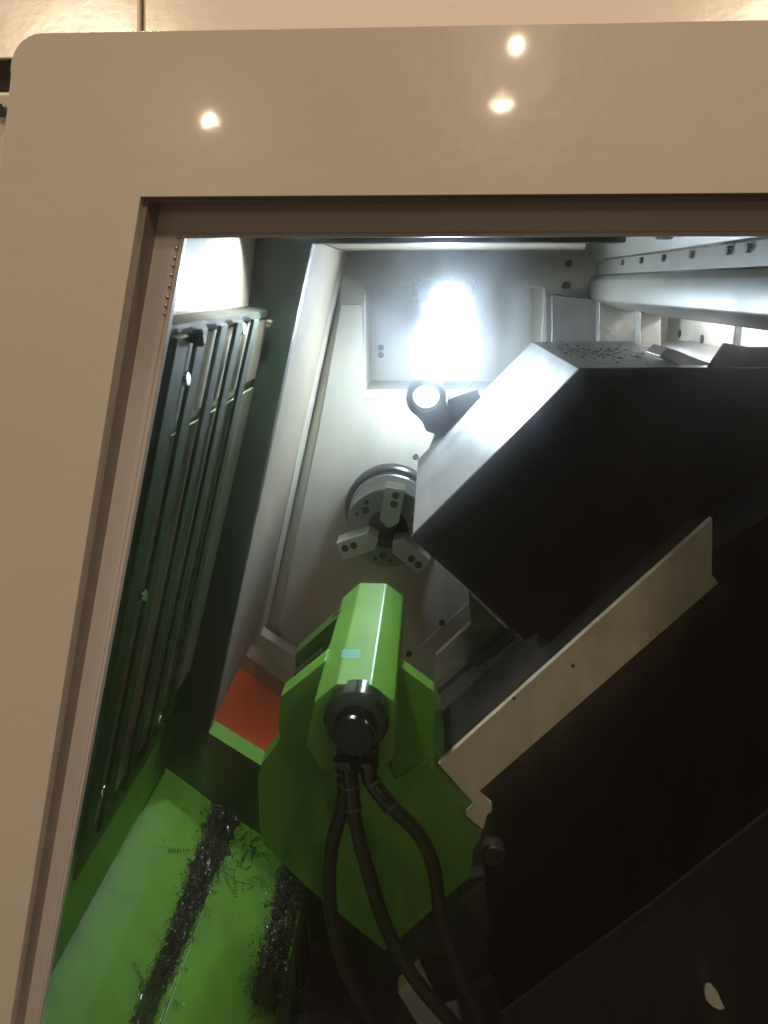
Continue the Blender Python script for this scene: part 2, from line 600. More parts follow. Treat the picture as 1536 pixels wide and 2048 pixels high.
orf = plate("orange_floor", [(-0.62, YG + 0.036, floor2(-0.62)), (-0.22, YG + 0.036, floor2(-0.22)), (-0.22, YL + 0.1, floor2(-0.22)), (-0.62, YL + 0.1, floor2(-0.62))],
            (0, 0, -0.006), "orange", None, 0)
tag(orf, "orange sloping floor sheet beyond the green sill", kind="structure")
h1 = P(461, 1282, YS)[2] - P(456, 1318, YS)[2]
xs0 = -0.60
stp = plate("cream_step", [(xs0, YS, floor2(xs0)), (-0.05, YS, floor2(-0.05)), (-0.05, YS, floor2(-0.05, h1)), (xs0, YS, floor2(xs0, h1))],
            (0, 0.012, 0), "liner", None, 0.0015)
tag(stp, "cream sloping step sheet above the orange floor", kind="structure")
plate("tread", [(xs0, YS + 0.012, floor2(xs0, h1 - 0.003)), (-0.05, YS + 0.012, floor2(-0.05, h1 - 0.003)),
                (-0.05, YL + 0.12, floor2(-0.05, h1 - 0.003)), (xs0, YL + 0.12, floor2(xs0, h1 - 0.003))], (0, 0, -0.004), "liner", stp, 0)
# second lip just in front of the headstock wall
pa, pb = P(515, 1264, YL), P(600, 1318, YL)
sl2 = (pb[2] - pa[2]) / (pb[0] - pa[0])
pc = P(507, 1302, YL)
lip_h = pa[2] - pc[2] + 0.02
lip = [(pa[0], pa[2]), (-0.05, pa[2] + sl2 * (-0.05 - pa[0])), (-0.05, pa[2] + sl2 * (-0.05 - pa[0]) - lip_h), (pa[0] - 0.01, pa[2] - lip_h)]
prism("lower_lip", lip, YL, YL + 0.05, "white_wall", stp, 0.003)

# ---- headstock wall with lamp niche, side lip
nl, nb = P(731, 576, YW), P(731, 779, YW)
nr = P(1087, 600, YW)
niche = [(nl[0], nb[2]), (nr[0], nb[2]), (nr[0], nl[2]), (nl[0], nl[2])]
wl = [(-0.62, 0.30), (0.75, 0.30), (0.75, 2.0), (-0.62, 2.0)]
hw = ring("headstock_wall", wl, niche, YW, YW + 0.02, "white_wall", None, 0.003)
tag(hw, "pale grey headstock wall with a lamp niche", kind="structure")
YN = YW + 0.22
box("niche_back", nl[0] - 0.01, nr[0] + 0.01, YN, YN + 0.01, nb[2] - 0.01, nl[2] + 0.01, "white_wall", hw, 0)
box("niche_floor", nl[0] - 0.01, nr[0] + 0.01, YW + 0.02, YN, nb[2] - 0.011, nb[2] - 0.001, "white_wall", hw, 0)
box("niche_ceiling", nl[0] - 0.01, nr[0] + 0.01, YW + 0.02, YN, nl[2] + 0.001, nl[2] + 0.011, "white_wall", hw, 0)
box("niche_side", nl[0] - 0.012, nl[0] - 0.001, YW + 0.02, YN, nb[2], nl[2], "white_wall", hw, 0)
box("niche_side", nr[0] + 0.001, nr[0] + 0.012, YW + 0.02, YN, nb[2], nl[2], "white_wall", hw, 0)
# lip on the left: runs down beside the liner
lt, lb = P(685, 508, YL), P(517, 1262, YL)
prism("side_lip", [(lt[0] - 0.012, lt[2] + 0.02), (lt[0], lt[2] + 0.02), (lb[0], lb[2] - 0.03), (lb[0] - 0.012, lb[2] - 0.03)], YL, YW, "white_wall", hw, 0.002)
# raised headstock sheet with a flank falling back to the lip on its left
YR = YW - 0.05
prism("wall_sheet", xz([(682, 609), (724, 609), (724, 802), (1000, 802), (1000, 1400), (640, 1400), (575, 1300), (557, 1250), (632, 886)], YR), YR, YW + 0.001, "white_wall", hw, 0.002)
fl_r = [P(682, 609, YR + 0.001), P(632, 886, YR + 0.001), P(557, 1250, YR + 0.001), P(575, 1300, YR + 0.001)]
fl_l = [P(679, 560, YW - 0.002), P(600, 886, YW - 0.002), P(512, 1262, YW - 0.002), P(540, 1320, YW - 0.002)]
plate("flank", fl_r + fl_l[::-1], (0, 0.004, 0), "white_wall", hw, 0)
# seam strip and screw holes right of the chuck
prism("seam_strip", xz([(812, 1318), (940, 1203), (960, 1222), (960, 1400), (812, 1400)], YR - 0.006), YR - 0.006, YR - 0.0005, "white_wall", hw, 0.001)
b0 = make_bolt("screw", 0.009, 0.006, "hole", hw, P(884, 1245, YR - 0.006))
for q in ((818, 1307),):
    copy_piece(b0, P(*q, YR - 0.006), hw)
for q in ((1137, 527), (1131, 571), (762, 695), (762, 710)):
    copy_piece(b0, P(*q, YW - 0.001) if q[0] > 800 else P(*q, YN - 0.001), hw)
for q in ((1216, 490), (1212, 512)):
    copy_piece(b0, P(*q, YW - 0.001), hw)

# ================================================================== THE DOOR WITH ITS WINDOW
YD = 0.50
door = thing("access_door", (0.15, YD, 0.6), "cream gloss-painted access door with rounded corner framing the window", "door")
wl_t, wl_b = P(281, 394, YD), P(20, 2048, YD)
ln = (wl_b[0] - wl_t[0]) / (wl_b[2] - wl_t[2])
zbot, XR = 0.93, 0.62
zwt = wl_t[2]
inner = [(wl_t[0], zwt), (wl_t[0] + ln * (zbot - zwt), zbot), (XR, zbot), (XR, zwt)]
ot = P(60, 66, YD)
olx, oz = P(22, 110, YD)[0], ot[2]


def out_x(z):
    return olx + ln * (z - P(22, 110, YD)[2])


rc = 0.022
corner = []
cxr, czr = out_x(oz - rc) + rc * 1.05, oz - rc
for k in range(9):
    a = math.pi - k / 8 * math.pi / 2
    corner.append((cxr + rc * math.cos(a), czr + rc * math.sin(a)))
outer = [(out_x(0.45), 0.45)] + corner + [(1.0, oz), (1.0, 0.45)]
ring("frame", outer, inner, YD, YD + 0.036, "cream", door, 0.0065, seg=5)
# recessed bezel and dark gasket
YB = YD + 0.030
bi_t, bi_b = P(360, 467, YB), P(73, 2048, YB)
ln2 = (bi_b[0] - bi_t[0]) / (bi_b[2] - bi_t[2])
bez_in = [(bi_t[0], bi_t[2]), (bi_t[0] + ln2 * (zbot + 0.03 - bi_t[2]), zbot + 0.03), (XR - 0.03, zbot + 0.03), (XR - 0.03, bi_t[2])]
bez_out = [(inner[0][0] - 0.004, inner[0][1] + 0.004), (inner[1][0] - 0.004, inner[1][1] - 0.004), (XR + 0.004, zbot - 0.004), (XR + 0.004, zwt + 0.004)]
ring("bezel", bez_out, bez_in, YB, YB + 0.008, "bezel", door, 0.001)
g_in = [(inner[0][0] + 0.0022, zwt - 0.0018), (inner[1][0] + 0.0022, zbot + 0.002), (XR - 0.002, zbot + 0.002), (XR - 0.002, zwt - 0.0018)]
g_out = [(inner[0][0] - 0.001, zwt + 0.001), (inner[1][0] - 0.001, zbot - 0.001), (XR + 0.001, zbot - 0.001), (XR + 0.001, zwt + 0.001)]
ring("gasket", g_out, g_in, YD + 0.007, YB + 0.001, "gasket", door, 0.0005)
s_in = [(x + (0.0025 if x < 0 else -0.0025), z + (0.0025 if z < 1.3 else -0.0025)) for x, z in bez_in]
ring("seal", bez_in, s_in, YB + 0.001, YB + 0.009, "bezel", door, 0.0005)
ring_glass = prism("glass_pane", [(bez_out[0][0] + 0.004, bez_out[0][1] - 0.002), (bez_out[1][0] + 0.004, bez_out[1][1]), (XR, zbot), (XR, zwt)], YB + 0.0095, YB + 0.0135, "glass", door, 0)
# small metal beads along the seal (they sparkle)
for k in range(9):
    z = bi_t[2] - 0.002 - 0.0062 * k + 0.001 * math.sin(k * 5)
    x = bi_t[0] + ln2 * (z - bi_t[2])
    lathe("metal_bead", [(0, -0.0012), (0.0008, -0.0008), (0.0011, 0), (0.0008, 0.0008), (0, 0.0012)], (x - 0.0005, YB - 0.0005, z), "zinc", door, seg=8)

# ---- fixed covers around the door
cov = thing("upper_cover", (0.0, 0.62, 1.70), "bright cream fixed machine cover behind the top edge of the door", "cover")
zc0, zc1 = 1.735, 2.35
yt = 0.6


def cov_y(z):
    return 0.555 + (z - 1.70) * yt


CN = np.array([0, 1.0, -yt])


def on_cov(px, py, off=0.0):
    return PP(px, py, (0, 0.555 + off, 1.70), CN)


xa, xb = on_cov(283, 60)[0], on_cov(283, 0)[0]
za, zb2 = on_cov(283, 60)[2], on_cov(283, 0)[2]


def seam_x(z):
    return xa + (xb - xa) * (z - za) / (zb2 - za)


zs1, zs0 = on_cov(8, 118)[2], P(8, 186, 0.545)[2]
plate("panel", [(-1.4, cov_y(zs1), zs1), (seam_x(zs1) - 0.0015, cov_y(zs1), zs1), (seam_x(zc1) - 0.0015, cov_y(zc1), zc1), (-1.4, cov_y(zc1), zc1)], (0, 0.006, 0), "cream", cov, 0.002)
plate("panel", [(seam_x(zc0) + 0.0015, cov_y(zc0) - 0.003, zc0), (1.4, cov_y(zc0) - 0.003, zc0), (1.4, cov_y(zc1) - 0.003, zc1), (seam_x(zc1) + 0.0015, cov_y(zc1) - 0.003, zc1)], (0, 0.009, 0), "cream", cov, 0.003)
plate("seam_backing", [(seam_x(zs1) - 0.02, cov_y(zs1) + 0.008, zs1), (seam_x(zs1) + 0.02, cov_y(zs1) + 0.008, zs1), (seam_x(zc1) + 0.02, cov_y(zc1) + 0.008, zc1), (seam_x(zc1) - 0.02, cov_y(zc1) + 0.008, zc1)], (0, 0.004, 0), "cream_dull", cov, 0)
# pillar on the left with the dark slot in it
pil = thing("side_pillar", (-0.45, 0.56, 0.4), "cream side pillar with a dark slot left of the door", "pillar")
prism("lower_panel", [(-0.95, 0.2), (out_x(0.2) + 0.03, 0.2), (out_x(zs0) + 0.03, zs0), (-0.95, zs0)], 0.540, 0.552, "cream", pil, 0.003)
box("slot", -0.95, -0.215, cov_y(zs1) + 0.04, cov_y(zs1) + 0.05, zs0 - 0.10, zs1 + 0.02, "gasket", pil, 0)
make_bolt("screw", 0.004, 0.003, "bolt", pil, P(4, 222, 0.538))
apr = box("lower_cover", -0.95, 1.25, 0.545, 0.585, 0.0, 0.5, "cream")
tag(apr, "cream lower machine cover under the door", kind="structure")
tag(box("side_cover", 0.95, 1.25, 0.545, 0.60, 0.45, 1.8, "cream"), "cream fixed cover right of the door", kind="structure")

# ================================================================== GRILLE IN FRONT OF THE OLD WINDOW ON THE LEFT WALL
gr = thing("window_grille", tuple(on_wall(260, 1600)), "dark green slatted guard over the front door window", "window guard")
wtop, wbot = 1.592, float(on_wall(235, 1560)[2]) - 0.03
yA, yB = float(on_wall(362, 655)[1]), YG - 0.004


def wallpt(y, z, off=0.0):
    return np.array([lean_x(z), y, z]) + WN * off


def wall_panel(name, y0, y1, z0, z1, off, th, mat, parent, bevel=0.0015):
    f = [wallpt(y0, z0, off), wallpt(y1, z0, off), wallpt(y1, z1, off), wallpt(y0, z1, off)]
    return plate(name, f, -WN * th, mat, parent, bevel)


zglass = 1.49
wall_panel("lit_backing", yA, yB, zglass - 0.004, wtop, 0.0015, 0.004, "white_wall", gr)  # white sheet stands in for blown-out lamp light at the window top
pane = wall_panel("pane", yA + 0.03, yB, wbot + 0.02, zglass - 0.02, 0.003, 0.004, "pane_reflection", gr, 0)
wall_panel("lower_rail", yA, yB, wbot - 0.05, wbot + 0.03, 0.002, 0.003, "green_dark", gr)
pz = float(on_wall(150, 1688)[2])
wall_panel("post", yA - 0.045, yA + 0.004, pz, wtop + 0.004, 0.012, 0.012, "slat_green", gr, 0.003)
for (tx, ty, wdt) in ((418, 652, 0.038), (459, 644, 0.038), (490, 638, 0.038), (521, 632, 0.038)):
    yc = float(on_wall(tx, ty, 0.018)[1])
    wall_panel("slat", yc - wdt / 2, yc + wdt / 2, wbot + 0.01, float(on_wall(tx, ty, 0.018)[2]), 0.014, 0.006, "slat_green", gr, 0.0025)
wrot = (0, 0, math.radians(90))
bz = make_bolt("bolt", 0.009, 0.010, "zinc", gr, on_wall(533, 648, 0.004), wrot)
for q in ((476, 657), (361, 757), (276, 1190), (312, 1440), (196, 1583), (207, 1602)):
    copy_piece(bz, on_wall(*q, 0.004), gr, wrot)
kb = on_wall(386, 676, 0.012)
lathe("knob", [(0, -0.012), (0.006, -0.012), (0.006, 0.0), (0.010, 0.002), (0.010, 0.011), (0.007, 0.014), (0, 0.014)], tuple(kb), "black", gr, axis='X', seg=16)

# ================================================================== CHUCK
CX, CZ = -0.099, 1.043
ch = thing("chuck", (CX, 2.12, CZ), "round steel three-jaw chuck on the headstock wall", "chuck")
lathe("flange", [(0.128, 0.0), (0.128, -0.035), (0.122, -0.04), (0.10, -0.04), (0.10, 0.0)], (CX, 2.102, CZ), "dark_steel", ch, seg=72)
lathe("back_ring", [(0.112, 0.0), (0.112, -0.035), (0.110, -0.037), (0.0, -0.037)], (CX, 2.072, CZ), "steel", ch, seg=72)
YF = 1.905
body = lathe("body", [(0.107, 2.045 - YF), (0.107, 0.003), (0.104, 0.0), (0.036, 0.0), (0.034, 0.003), (0.034, 0.07), (0.0, 0.07)], (CX, YF, CZ), "chuck_steel", ch, seg=72)
lathe("bore_sleeve", [(0.052, 0.0), (0.052, -0.004), (0.034, -0.004), (0.034, 0.0)], (CX, YF, CZ), "black", ch, seg=40)
lathe("bore", [(0.033, 0.0), (0.0, 0.0)], (CX, YF + 0.02, CZ), "hole", ch, seg=32)
for a0 in (80, 200, 320):
    a = math.radians(a0)
    er, et = np.array([math.cos(a), math.sin(a)]), np.array([-math.sin(a), math.cos(a)])
    c2 = np.array([CX, CZ])
    loc = [(0.024, 0.004), (0.040, 0.024), (0.126, 0.024), (0.126, -0.024), (0.040, -0.024), (0.024, -0.004)]
    jw = prism("jaw", [tuple(c2 + er * r + et * t) for r, t in loc], YF - 0.065, YF + 0.001, "jaw_steel", ch, 0.0012)
    prism("base_jaw", [tuple(c2 + er * r + et * t) for r, t in [(0.045, 0.020), (0.108, 0.020), (0.108, -0.020), (0.045, -0.020)]], YF - 0.012, YF + 0.02, "dark_steel", ch, 0.001)
    for r in (0.086, 0.109):
        q = c2 + er * r - et * 0.004
        make_bolt("bolt", 0.0095, 0.0015, "hole", jw, (q[0], YF - 0.0652, q[1]))
    for da, r, s in ((60, 0.075, 0.010), (48, 0.088, 0.006), (74, 0.088, 0.006)):
        b = math.radians(a0 + da)
        make_bolt("mounting_hole", s, 0.001, "hole", ch, (CX + r * math.cos(b), YF, CZ + r * math.sin(b)))

# ================================================================== WORK LAMPS
lamp = thing("work_lamp", tuple(P(888, 590, 2.08)), "blazing white work lamp in the headstock wall niche", "lamp", "chamber work lamps")
lc = P(888, 678, 1.95)
zt_n = nl[2]
box("bracket", lc[0] - 0.068, lc[0] + 0.068, 1.95, 2.10, zt_n - 0.035, zt_n + 0.02, "black", lamp, 0.003)
box("lug", lc[0] - 0.080, lc[0] - 0.066, 2.055, 2.09, zt_n - 0.02, zt_n + 0.012, "black", lamp, 0.003)
box("lug", lc[0] + 0.066, lc[0] + 0.080, 2.055, 2.09, zt_n - 0.02, zt_n + 0.012, "black", lamp, 0.003)
box("stem", lc[0] - 0.015, lc[0] + 0.015, 1.970, 1.995, lc[2] + 0.04, zt_n - 0.03, "black", lamp, 0.002)
LAX = Vector((-0.06, -0.58, -0.80)).normalized()       # lamp head tipped down towards the chuck
MA = Matrix.Translation(Vector(lc)) @ (-LAX).to_track_quat('Z', 'Y').to_matrix().to_4x4()
bm = bm_lathe([(0.040, -0.004), (0.046, -0.006), (0.048, 0.0), (0.048, 0.03), (0.040, 0.05), (0.0, 0.05)], (0, 0, 0), 'Z', 40)
bmesh.ops.transform(bm, matrix=MA, verts=bm.verts)
link("housing", bm, "black", lamp, smooth=True)
bm = bm_lathe([(0, -0.036), (0.014, -0.034), (0.026, -0.026), (0.034, -0.013), (0.037, -0.002), (0.0, 0.001)], (0, 0, 0), 'Z', 40)
bmesh.ops.transform(bm, matrix=MA, verts=bm.verts)
link("lens", bm, "led_visible", lamp, smooth=True)
# glowing bar added to imitate the upright lens streak above the lamp
box("streak_bar", lc[0] - 0.007, lc[0] + 0.007, 1.944, 1.949, lc[2] + 0.036, lc[2] + 0.105, "led_visible", lamp, 0.001)

lampb = thing("work_lamp", (-0.215, 1.33, 2.0), "white work lamp above the slatted guard at the bulkhead top", "lamp", "chamber work lamps")
LB = Vector((-0.205, 1.27, 1.80))
LD = Vector((-0.14, -0.24, -0.95)).normalized()
bm = bm_lathe([(0.0, 0.045), (0.040, 0.045), (0.052, 0.0), (0.058, -0.062), (0.055, -0.062), (0.047, 0.0), (0.0, 0.001)], (0, 0, 0), 'Z', 32)
bmesh.ops.transform(bm, matrix=Matrix.Translation(LB) @ (-LD).to_track_quat('Z', 'Y').to_matrix().to_4x4(), verts=bm.verts)
link("housing", bm, "black", lampb, smooth=True)
bm = bm_lathe([(0.0, -0.004), (0.030, -0.003), (0.045, 0.0), (0.0, 0.0005)], (0, 0, 0), 'Z', 32)
bmesh.ops.transform(bm, matrix=Matrix.Translation(LB) @ (-LD).to_track_quat('Z', 'Y').to_matrix().to_4x4(), verts=bm.verts)
link("lens", bm, "led_side", lampb, smooth=True)
link("stem", bm_tube([LB - LD * 0.04, LB - LD * 0.04 + Vector((0, 0.02, 0.05)), (LB.x, YG - 0.002, 1.93)], 0.008, 10), "black", lampb, smooth=True)

# ================================================================== ROOF BEAM AND RIGHT-HAND SHEETS
XB = 0.415
bt, bb = P(1300, 546, XB / (ray(1300, 546)[0] / ray(1300, 546)[1]))[2], P(1300, 617, XB / (ray(1300, 617)[0] / ray(1300, 617)[1]))[2]
beam = thing("roof_beam", (XB, 1.4, 1.6), "pale rounded beam running below the chamber roof on the right", "beam")
bpf = [(XB + 0.006, bt), (XB - 0.002, bt - 0.010), (XB - 0.006, (bt + bb) / 2), (XB - 0.002, bb + 0.006), (XB + 0.010, bb), (XB + 0.055, bb - 0.018), (XB + 0.10, bb - 0.018), (XB + 0.10, bt)]
prism("skin", bpf, 0.66, YW - 0.02, "beam_paint", beam, 0.004, seg=3)
# bolted sheet above the beam
sheet = thing("bolted_sheet", (XB + 0.03, 1.4, 1.7), "pale folded sheet with rows of black bolts above the beam", "sheet")
XS = 0.43


def on_x(px, py, X):
    d = ray(px, py)
    return CAM + d * (X / d[0])


z_b1, z_b2 = on_x(1330, 515, XS)[2], on_x(1385, 508, XS)[2]
plate("lower_fold", [(XS, 0.66, bt + 0.002), (XS, YW - 0.004, bt + 0.002), (XS - 0.0, YW - 0.004, 1.705), (XS, 0.66, 1.705)], (0.01, 0, 0), "beam_paint", sheet, 0.001)
plate("middle_fold", [(XS - 0.004, 0.66, 1.708), (XS - 0.004, YW - 0.004, 1.708), (XS - 0.030, YW - 0.004, 1.765), (XS - 0.030, 0.66, 1.765)], (0.012, 0, 0.004), "beam_paint", sheet, 0.001)
plate("upper_fold", [(XS - 0.035, 0.66, 1.768), (XS - 0.035, YW - 0.004, 1.768), (XS - 0.10, YW - 0.004, 1.83), (XS - 0.10, 0.66, 1.83)], (0.012, 0, 0.006), "beam_paint", sheet, 0.001)
rb = (0, 0, math.radians(-90))
bs = make_bolt("bolt", 0.0065, 0.006, "bolt", sheet, on_x(1285, 521, XS), rb)
for q in ((1330, 516), (1386, 509), (1460, 501), (1247, 525), (1500, 496)):
    copy_piece(bs, on_x(*q, XS), sheet, rb)
hx = on_x(1330, 461, XS - 0.05)
make_bolt("hex_nut", 0.014, 0.014, "bolt", sheet, (hx[0], hx[1], hx[2]), (math.radians(90), 0, 0), hexed=True)

# back sheet, brightly lit by the third lamp
XK = 0.63
back = thing("back_sheet", (XK, 1.5, 1.2), "brightly lit steel back sheet under the beam with dark holes", "sheet")
plate("skin", [(XK, 0.9, 0.9), (XK, YW - 0.004, 0.9), (XK, YW - 0.004, 1.66), (XK, 0.9, 1.66)], (0.01, 0, 0), "white_wall", back, 0)
xr = on_x(1472, 660, XK - 0.01)
box("rib", XK - 0.012, XK - 0.001, xr[1] - 0.006, xr[1] + 0.006, 0.9, 1.66, "dark_steel", back, 0.001)
bh = make_bolt("hole", 0.010, 0.003, "hole", back, on_x(1330, 659, XK), rb)
for q in ((1360, 667), (1405, 678)):
    copy_piece(bh, on_x(*q, XK), back, rb)
lampc = thing("work_lamp", (0.56, 1.45, 1.64), "white strip work lamp hidden behind the roof beam", "lamp", "chamber work lamps")
box("housing", 0.515, 0.555, 1.10, 1.85, 1.625, 1.66, "black", lampc, 0.002)
box("lens", 0.5555, 0.560, 1.12, 1.83, 1.615, 1.655, "led_back", lampc, 0)

# boxes on the headstock behind the slide
cb = thing("junction_box", tuple(P(1140, 680, 2.1)), "blue-grey cover boxes on the headstock beside the lamp niche", "box")
prism("housing", xz([(1103, 588), (1193, 600), (1193, 700), (1103, 700)], 2.06), 2.06, YW, "slide_steel", cb, 0.002)
prism("housing", xz([(1198, 600), (1280, 622), (1280, 700), (1198, 700)], 2.02), 2.02, YW, "grimy_steel", cb, 0.002)
brk = thing("bracket", tuple(P(1305, 715, 1.75)), "scratched bright steel bracket standing on the slide top", "bracket")
prism("front_plate", xz([(1281, 622), (1322, 632), (1322, 716), (1281, 704)], 1.75), 1.75, 1.80, "grimy_steel", brk, 0.002)
blk = thing("stop_block", tuple(P(1380, 740, 1.33)), "grey steel stop block tilted on top of the slide", "block")
prism("block", xz([(1336, 695), (1432, 728), (1405, 752), (1318, 712)], 1.36), 1.36, 1.45, "steel", blk, 0.002)
prism("shim", xz([(1372, 740), (1402, 752), (1398, 758), (1368, 744)], 1.358), 1.358, 1.40, "zinc", blk, 0.001)

# ================================================================== CROSS SLIDE (black end cover, steel body) AND TURRET
YSl = 1.30
sl_pts = [(821, 1075), (1160, 737), (1392, 735), (1640, 735), (1640, 900), (1425, 1037), (1105, 1290), (1076, 1266), (1051, 1281)]
slide = thing("cross_slide", tuple(P(1050, 1281, 1.5)), "large slanted cross slide with matt black end cover", "machine slide")
prism("end_cover", xz(sl_pts, YSl), YSl, YSl + 0.012, "black", slide, 0.0015)
c0 = np.mean(np.array(xz(sl_pts, YSl)), axis=0)
body_pts = [tuple(c0 + (np.array(p) - c0) * 0.992) for p in xz(sl_pts, YSl)]
prism("body", body_pts, YSl + 0.012, 1.93, "slide_steel", slide, 0.0015)
# chips lying on the horizontal top
bm = bmesh.new()
zt_s = max(p[1] for p in body_pts)
for k in range(240):
    cx, cy = 0.33 + rng.normal(0, 0.05), 1.62 + rng.normal(0, 0.10)
    if not (0.26 < cx < 0.5 and 1.33 < cy < 1.92): continue
    s = rng.uniform(0.001, 0.0045)
    a = rng.uniform(0, 6.28)
    v = [bm.verts.new((cx + s * math.cos(a + t) * (1 + 0.6 * (i == 1)), cy + s * math.sin(a + t), zt_s + (0.0005 if i < 2 else s * 0.7))) for i, t in enumerate((0, 2.1, 4.2))]
    u = bm.verts.new((cx, cy, zt_s + s * 0.9))
    for i in range(3): bm.faces.new((v[i], v[(i + 1) % 3], u))
chips = link("chips", bm, "swarf", slide)
chips["kind"] = "stuff"

cov2 = thing("rear_way_cover", tuple(P(1500, 1000, 1.16)), "black way cover filling the right side behind the slide", "cover")
prism("skin", xz([(1405, 760), (1418, 733), (1450, 686), (1476, 690), (1500, 694), (1760, 690), (1760, 1000), (1436, 1160), (1428, 1030), (1395, 800)], 1.303), 1.303, 1.312, "black", cov2, 0.001)

tur = thing("tool_turret", tuple(P(900, 880, 1.95)), "dark tool turret with a round boring holder below the lamp", "turret")
Yt = 1.90
lathe("disc", [(0.0, 0.0), (0.118, 0.0), (0.122, 0.006), (0.122, 0.06), (0.0, 0.06)], tuple(P(948, 925, 1.935)), "dark_steel", tur, seg=10)
hcx = P(852, 797, Yt)
lathe("boring_holder", [(0.034, 0.0), (0.047, 0.0), (0.049, 0.004), (0.049, 0.066), (0.047, 0.07), (0.034, 0.07), (0.034, 0.0)], tuple(hcx), "black", tur, seg=40, closed=False)
prism("holder_block", xz([(811, 800), (818, 815), (845, 845), (852, 862), (900, 880), (915, 872), (890, 800), (880, 815), (868, 828), (850, 832), (835, 826), (826, 812), (824, 798)], Yt), Yt, Yt + 0.06, "black", tur, 0.001)
prism("tool_block", xz([(895, 800), (912, 792), (955, 778), (963, 800), (962, 835), (930, 870), (900, 882)], Yt), Yt + 0.002, Yt + 0.055, "black", tur, 0.002)
lathe("coolant_ball", [(0, -0.008), (0.006, -0.006), (0.008, 0), (0.006, 0.006), (0, 0.008)], tuple(P(831, 914, 1.88)), "zinc", tur, seg=14)

# ================================================================== WAY COVERS, BED PLATES
wcp = thing("way_cover_plate", tuple(P(880, 1400, 1.55)), "brushed grey way cover plate between tailstock and slide", "plate")
prism("sheet", xz([(937, 1186), (1040, 1283), (884, 1404), (872, 1400), (872, 1312), (941, 1248)], 1.55), 1.55, 1.57, "grimy_steel", wcp, 0.001)
wcd = thing("telescopic_cover", tuple(P(880, 1500, 1.42)), "dark shiny telescopic cover above the cream rail plate", "cover")
prism("sheet", xz([(1073, 1268), (1135, 1285), (1135, 1320), (900, 1530), (860, 1560), (860, 1440), (1046, 1290)], 1.42), 1.42, 1.50, "dark_steel", wcd, 0.006, seg=3)
prism("step", xz([(1030, 1272), (1046, 1288), (872, 1440), (872, 1410)], 1.47), 1.47, 1.53, "black", wcd, 0.002)
rail = thing("rail_end_plate", tuple(P(960, 1650, 1.15)), "long cream slanted end plate on the bed below the slide", "plate")
prism("plate", xz([(877, 1528), (1425, 1036), (1424, 1150), (1437, 1166), (955, 1586), (984, 1611), (983, 1624), (974, 1630), (971, 1643), (966, 1660), (930, 1630), (951, 1611)], 1.085), 1.085, 1.097, "rail_cream", rail, 0.001)
make_bolt("screw", 0.003, 0.002, "hole", rail, P(1146, 1331, 1.085))
make_bolt("screw", 0.003, 0.0015, "hole", rail, P(1028, 1396, 1.085))
bed = thing("slant_bed", tuple(P(1200, 2000, 1.25)), "black painted slant bed casting in the lower right shadow", "machine bed")
prism("casting", xz([(905, 1545), (1400, 1110), (1760, 900), (1760, 2500), (1010, 2500), (985, 1900), (968, 1660)], 1.17), 1.17, 1.40, "black", bed, 0.004)
lathe("guide_end", [(0, -0.03), (0.018, -0.03), (0.021, -0.026), (0.021, 0.0)], tuple(P(985, 1690, 1.16)), "dark_steel", bed, seg=24)
prism("clamp", xz([(915, 1800), (970, 1760), (975, 1830), (985, 1870), (950, 1845)], 1.12), 1.12, 1.17, "dark_steel", bed, 0.002)
prism("guard", xz([(940, 1985), (985, 1960), (1003, 2010), (985, 2100), (950, 2060)], 1.08), 1.08, 1.10, "dark_steel", bed, 0.002)
ap = thing("front_apron", tuple(P(1300, 2048, 0.85)), "dark brown apron sheet in the lower right corner", "cover")
prism("sheet", xz([(1000, 2030), (1300, 1812), (1536, 1625), (1760, 1440), (1760, 2500), (1000, 2500)], 0.85), 0.85, 0.856, "umber", ap, 0.001)
prism("groove", xz([(1108, 1992), (1245, 1885), (1347, 1800), (1350, 1805), (1248, 1890), (1112, 1996)], 0.8485), 0.8485, 0.852, "hole", ap, 0)
prism("half_oval", xz([(1412, 1972), (1422, 1970), (1435, 1985), (1450, 2018), (1440, 2021), (1425, 2014), (1412, 2000), (1409, 1985)], 0.846), 0.846, 0.851, "cream", ap, 0.001)  # pale half-oval piece on the apron sheet
fo = thing("foot_plate", tuple(P(860, 2030, 1.0)), "stained cream foot plate below the hoses", "plate")
prism("sheet", xz([(795, 1985), (838, 1945), (900, 1940), (925, 2060), (860, 2090)], 1.02), 1.02, 1.05, "cream_dull", fo, 0.002)
prism("stain_cover", xz([(832, 1900), (905, 1910), (915, 2000), (880, 2010), (846, 1940)], 1.00), 1.00, 1.015, "umber", fo, 0.002)

# ================================================================== TAILSTOCK
YT0, YT1 = 0.985, 1.375
ts = thing("tailstock", tuple(P(775, 1900, 1.0)), "bright green faceted tailstock on the slant bed", "tailstock")
oct_ = [(-0.124, 1.1027), (-0.074, 1.1027), (-0.041, 1.077), (-0.041, 0.985), (-0.06, 0.960), (-0.15, 0.960), (-0.172, 1.00), (-0.157, 1.072)]
prism("body", oct_, YT0, YT1, "green", ts, 0.0025, seg=3)
lathe("quill", [(0.045, 0.0), (0.045, 0.02), (0.04, 0.025), (0.0, 0.025)], (CX, YT1, CZ), "zinc", ts, seg=40)
base_px = [(650, 1322), (561, 1393), (556, 1455), (560, 1476), (546, 1498), (522, 1530), (515, 1560), (519, 1650), (527, 1692), (616, 1777), (769, 1903),
           (808, 1871), (898, 1791), (942, 1754), (947, 1702), (961, 1676), (964, 1663), (929, 1632), (950, 1612), (876, 1531), (868, 1513), (790, 1560), (760, 1500), (690, 1440), (660, 1380), (655, 1330)]
bp = prism("base_plate", xz(base_px, 1.10), 1.10, 1.145, "green", ts, 0.002)
c1 = np.mean(np.array(xz(base_px, 1.10)), axis=0)
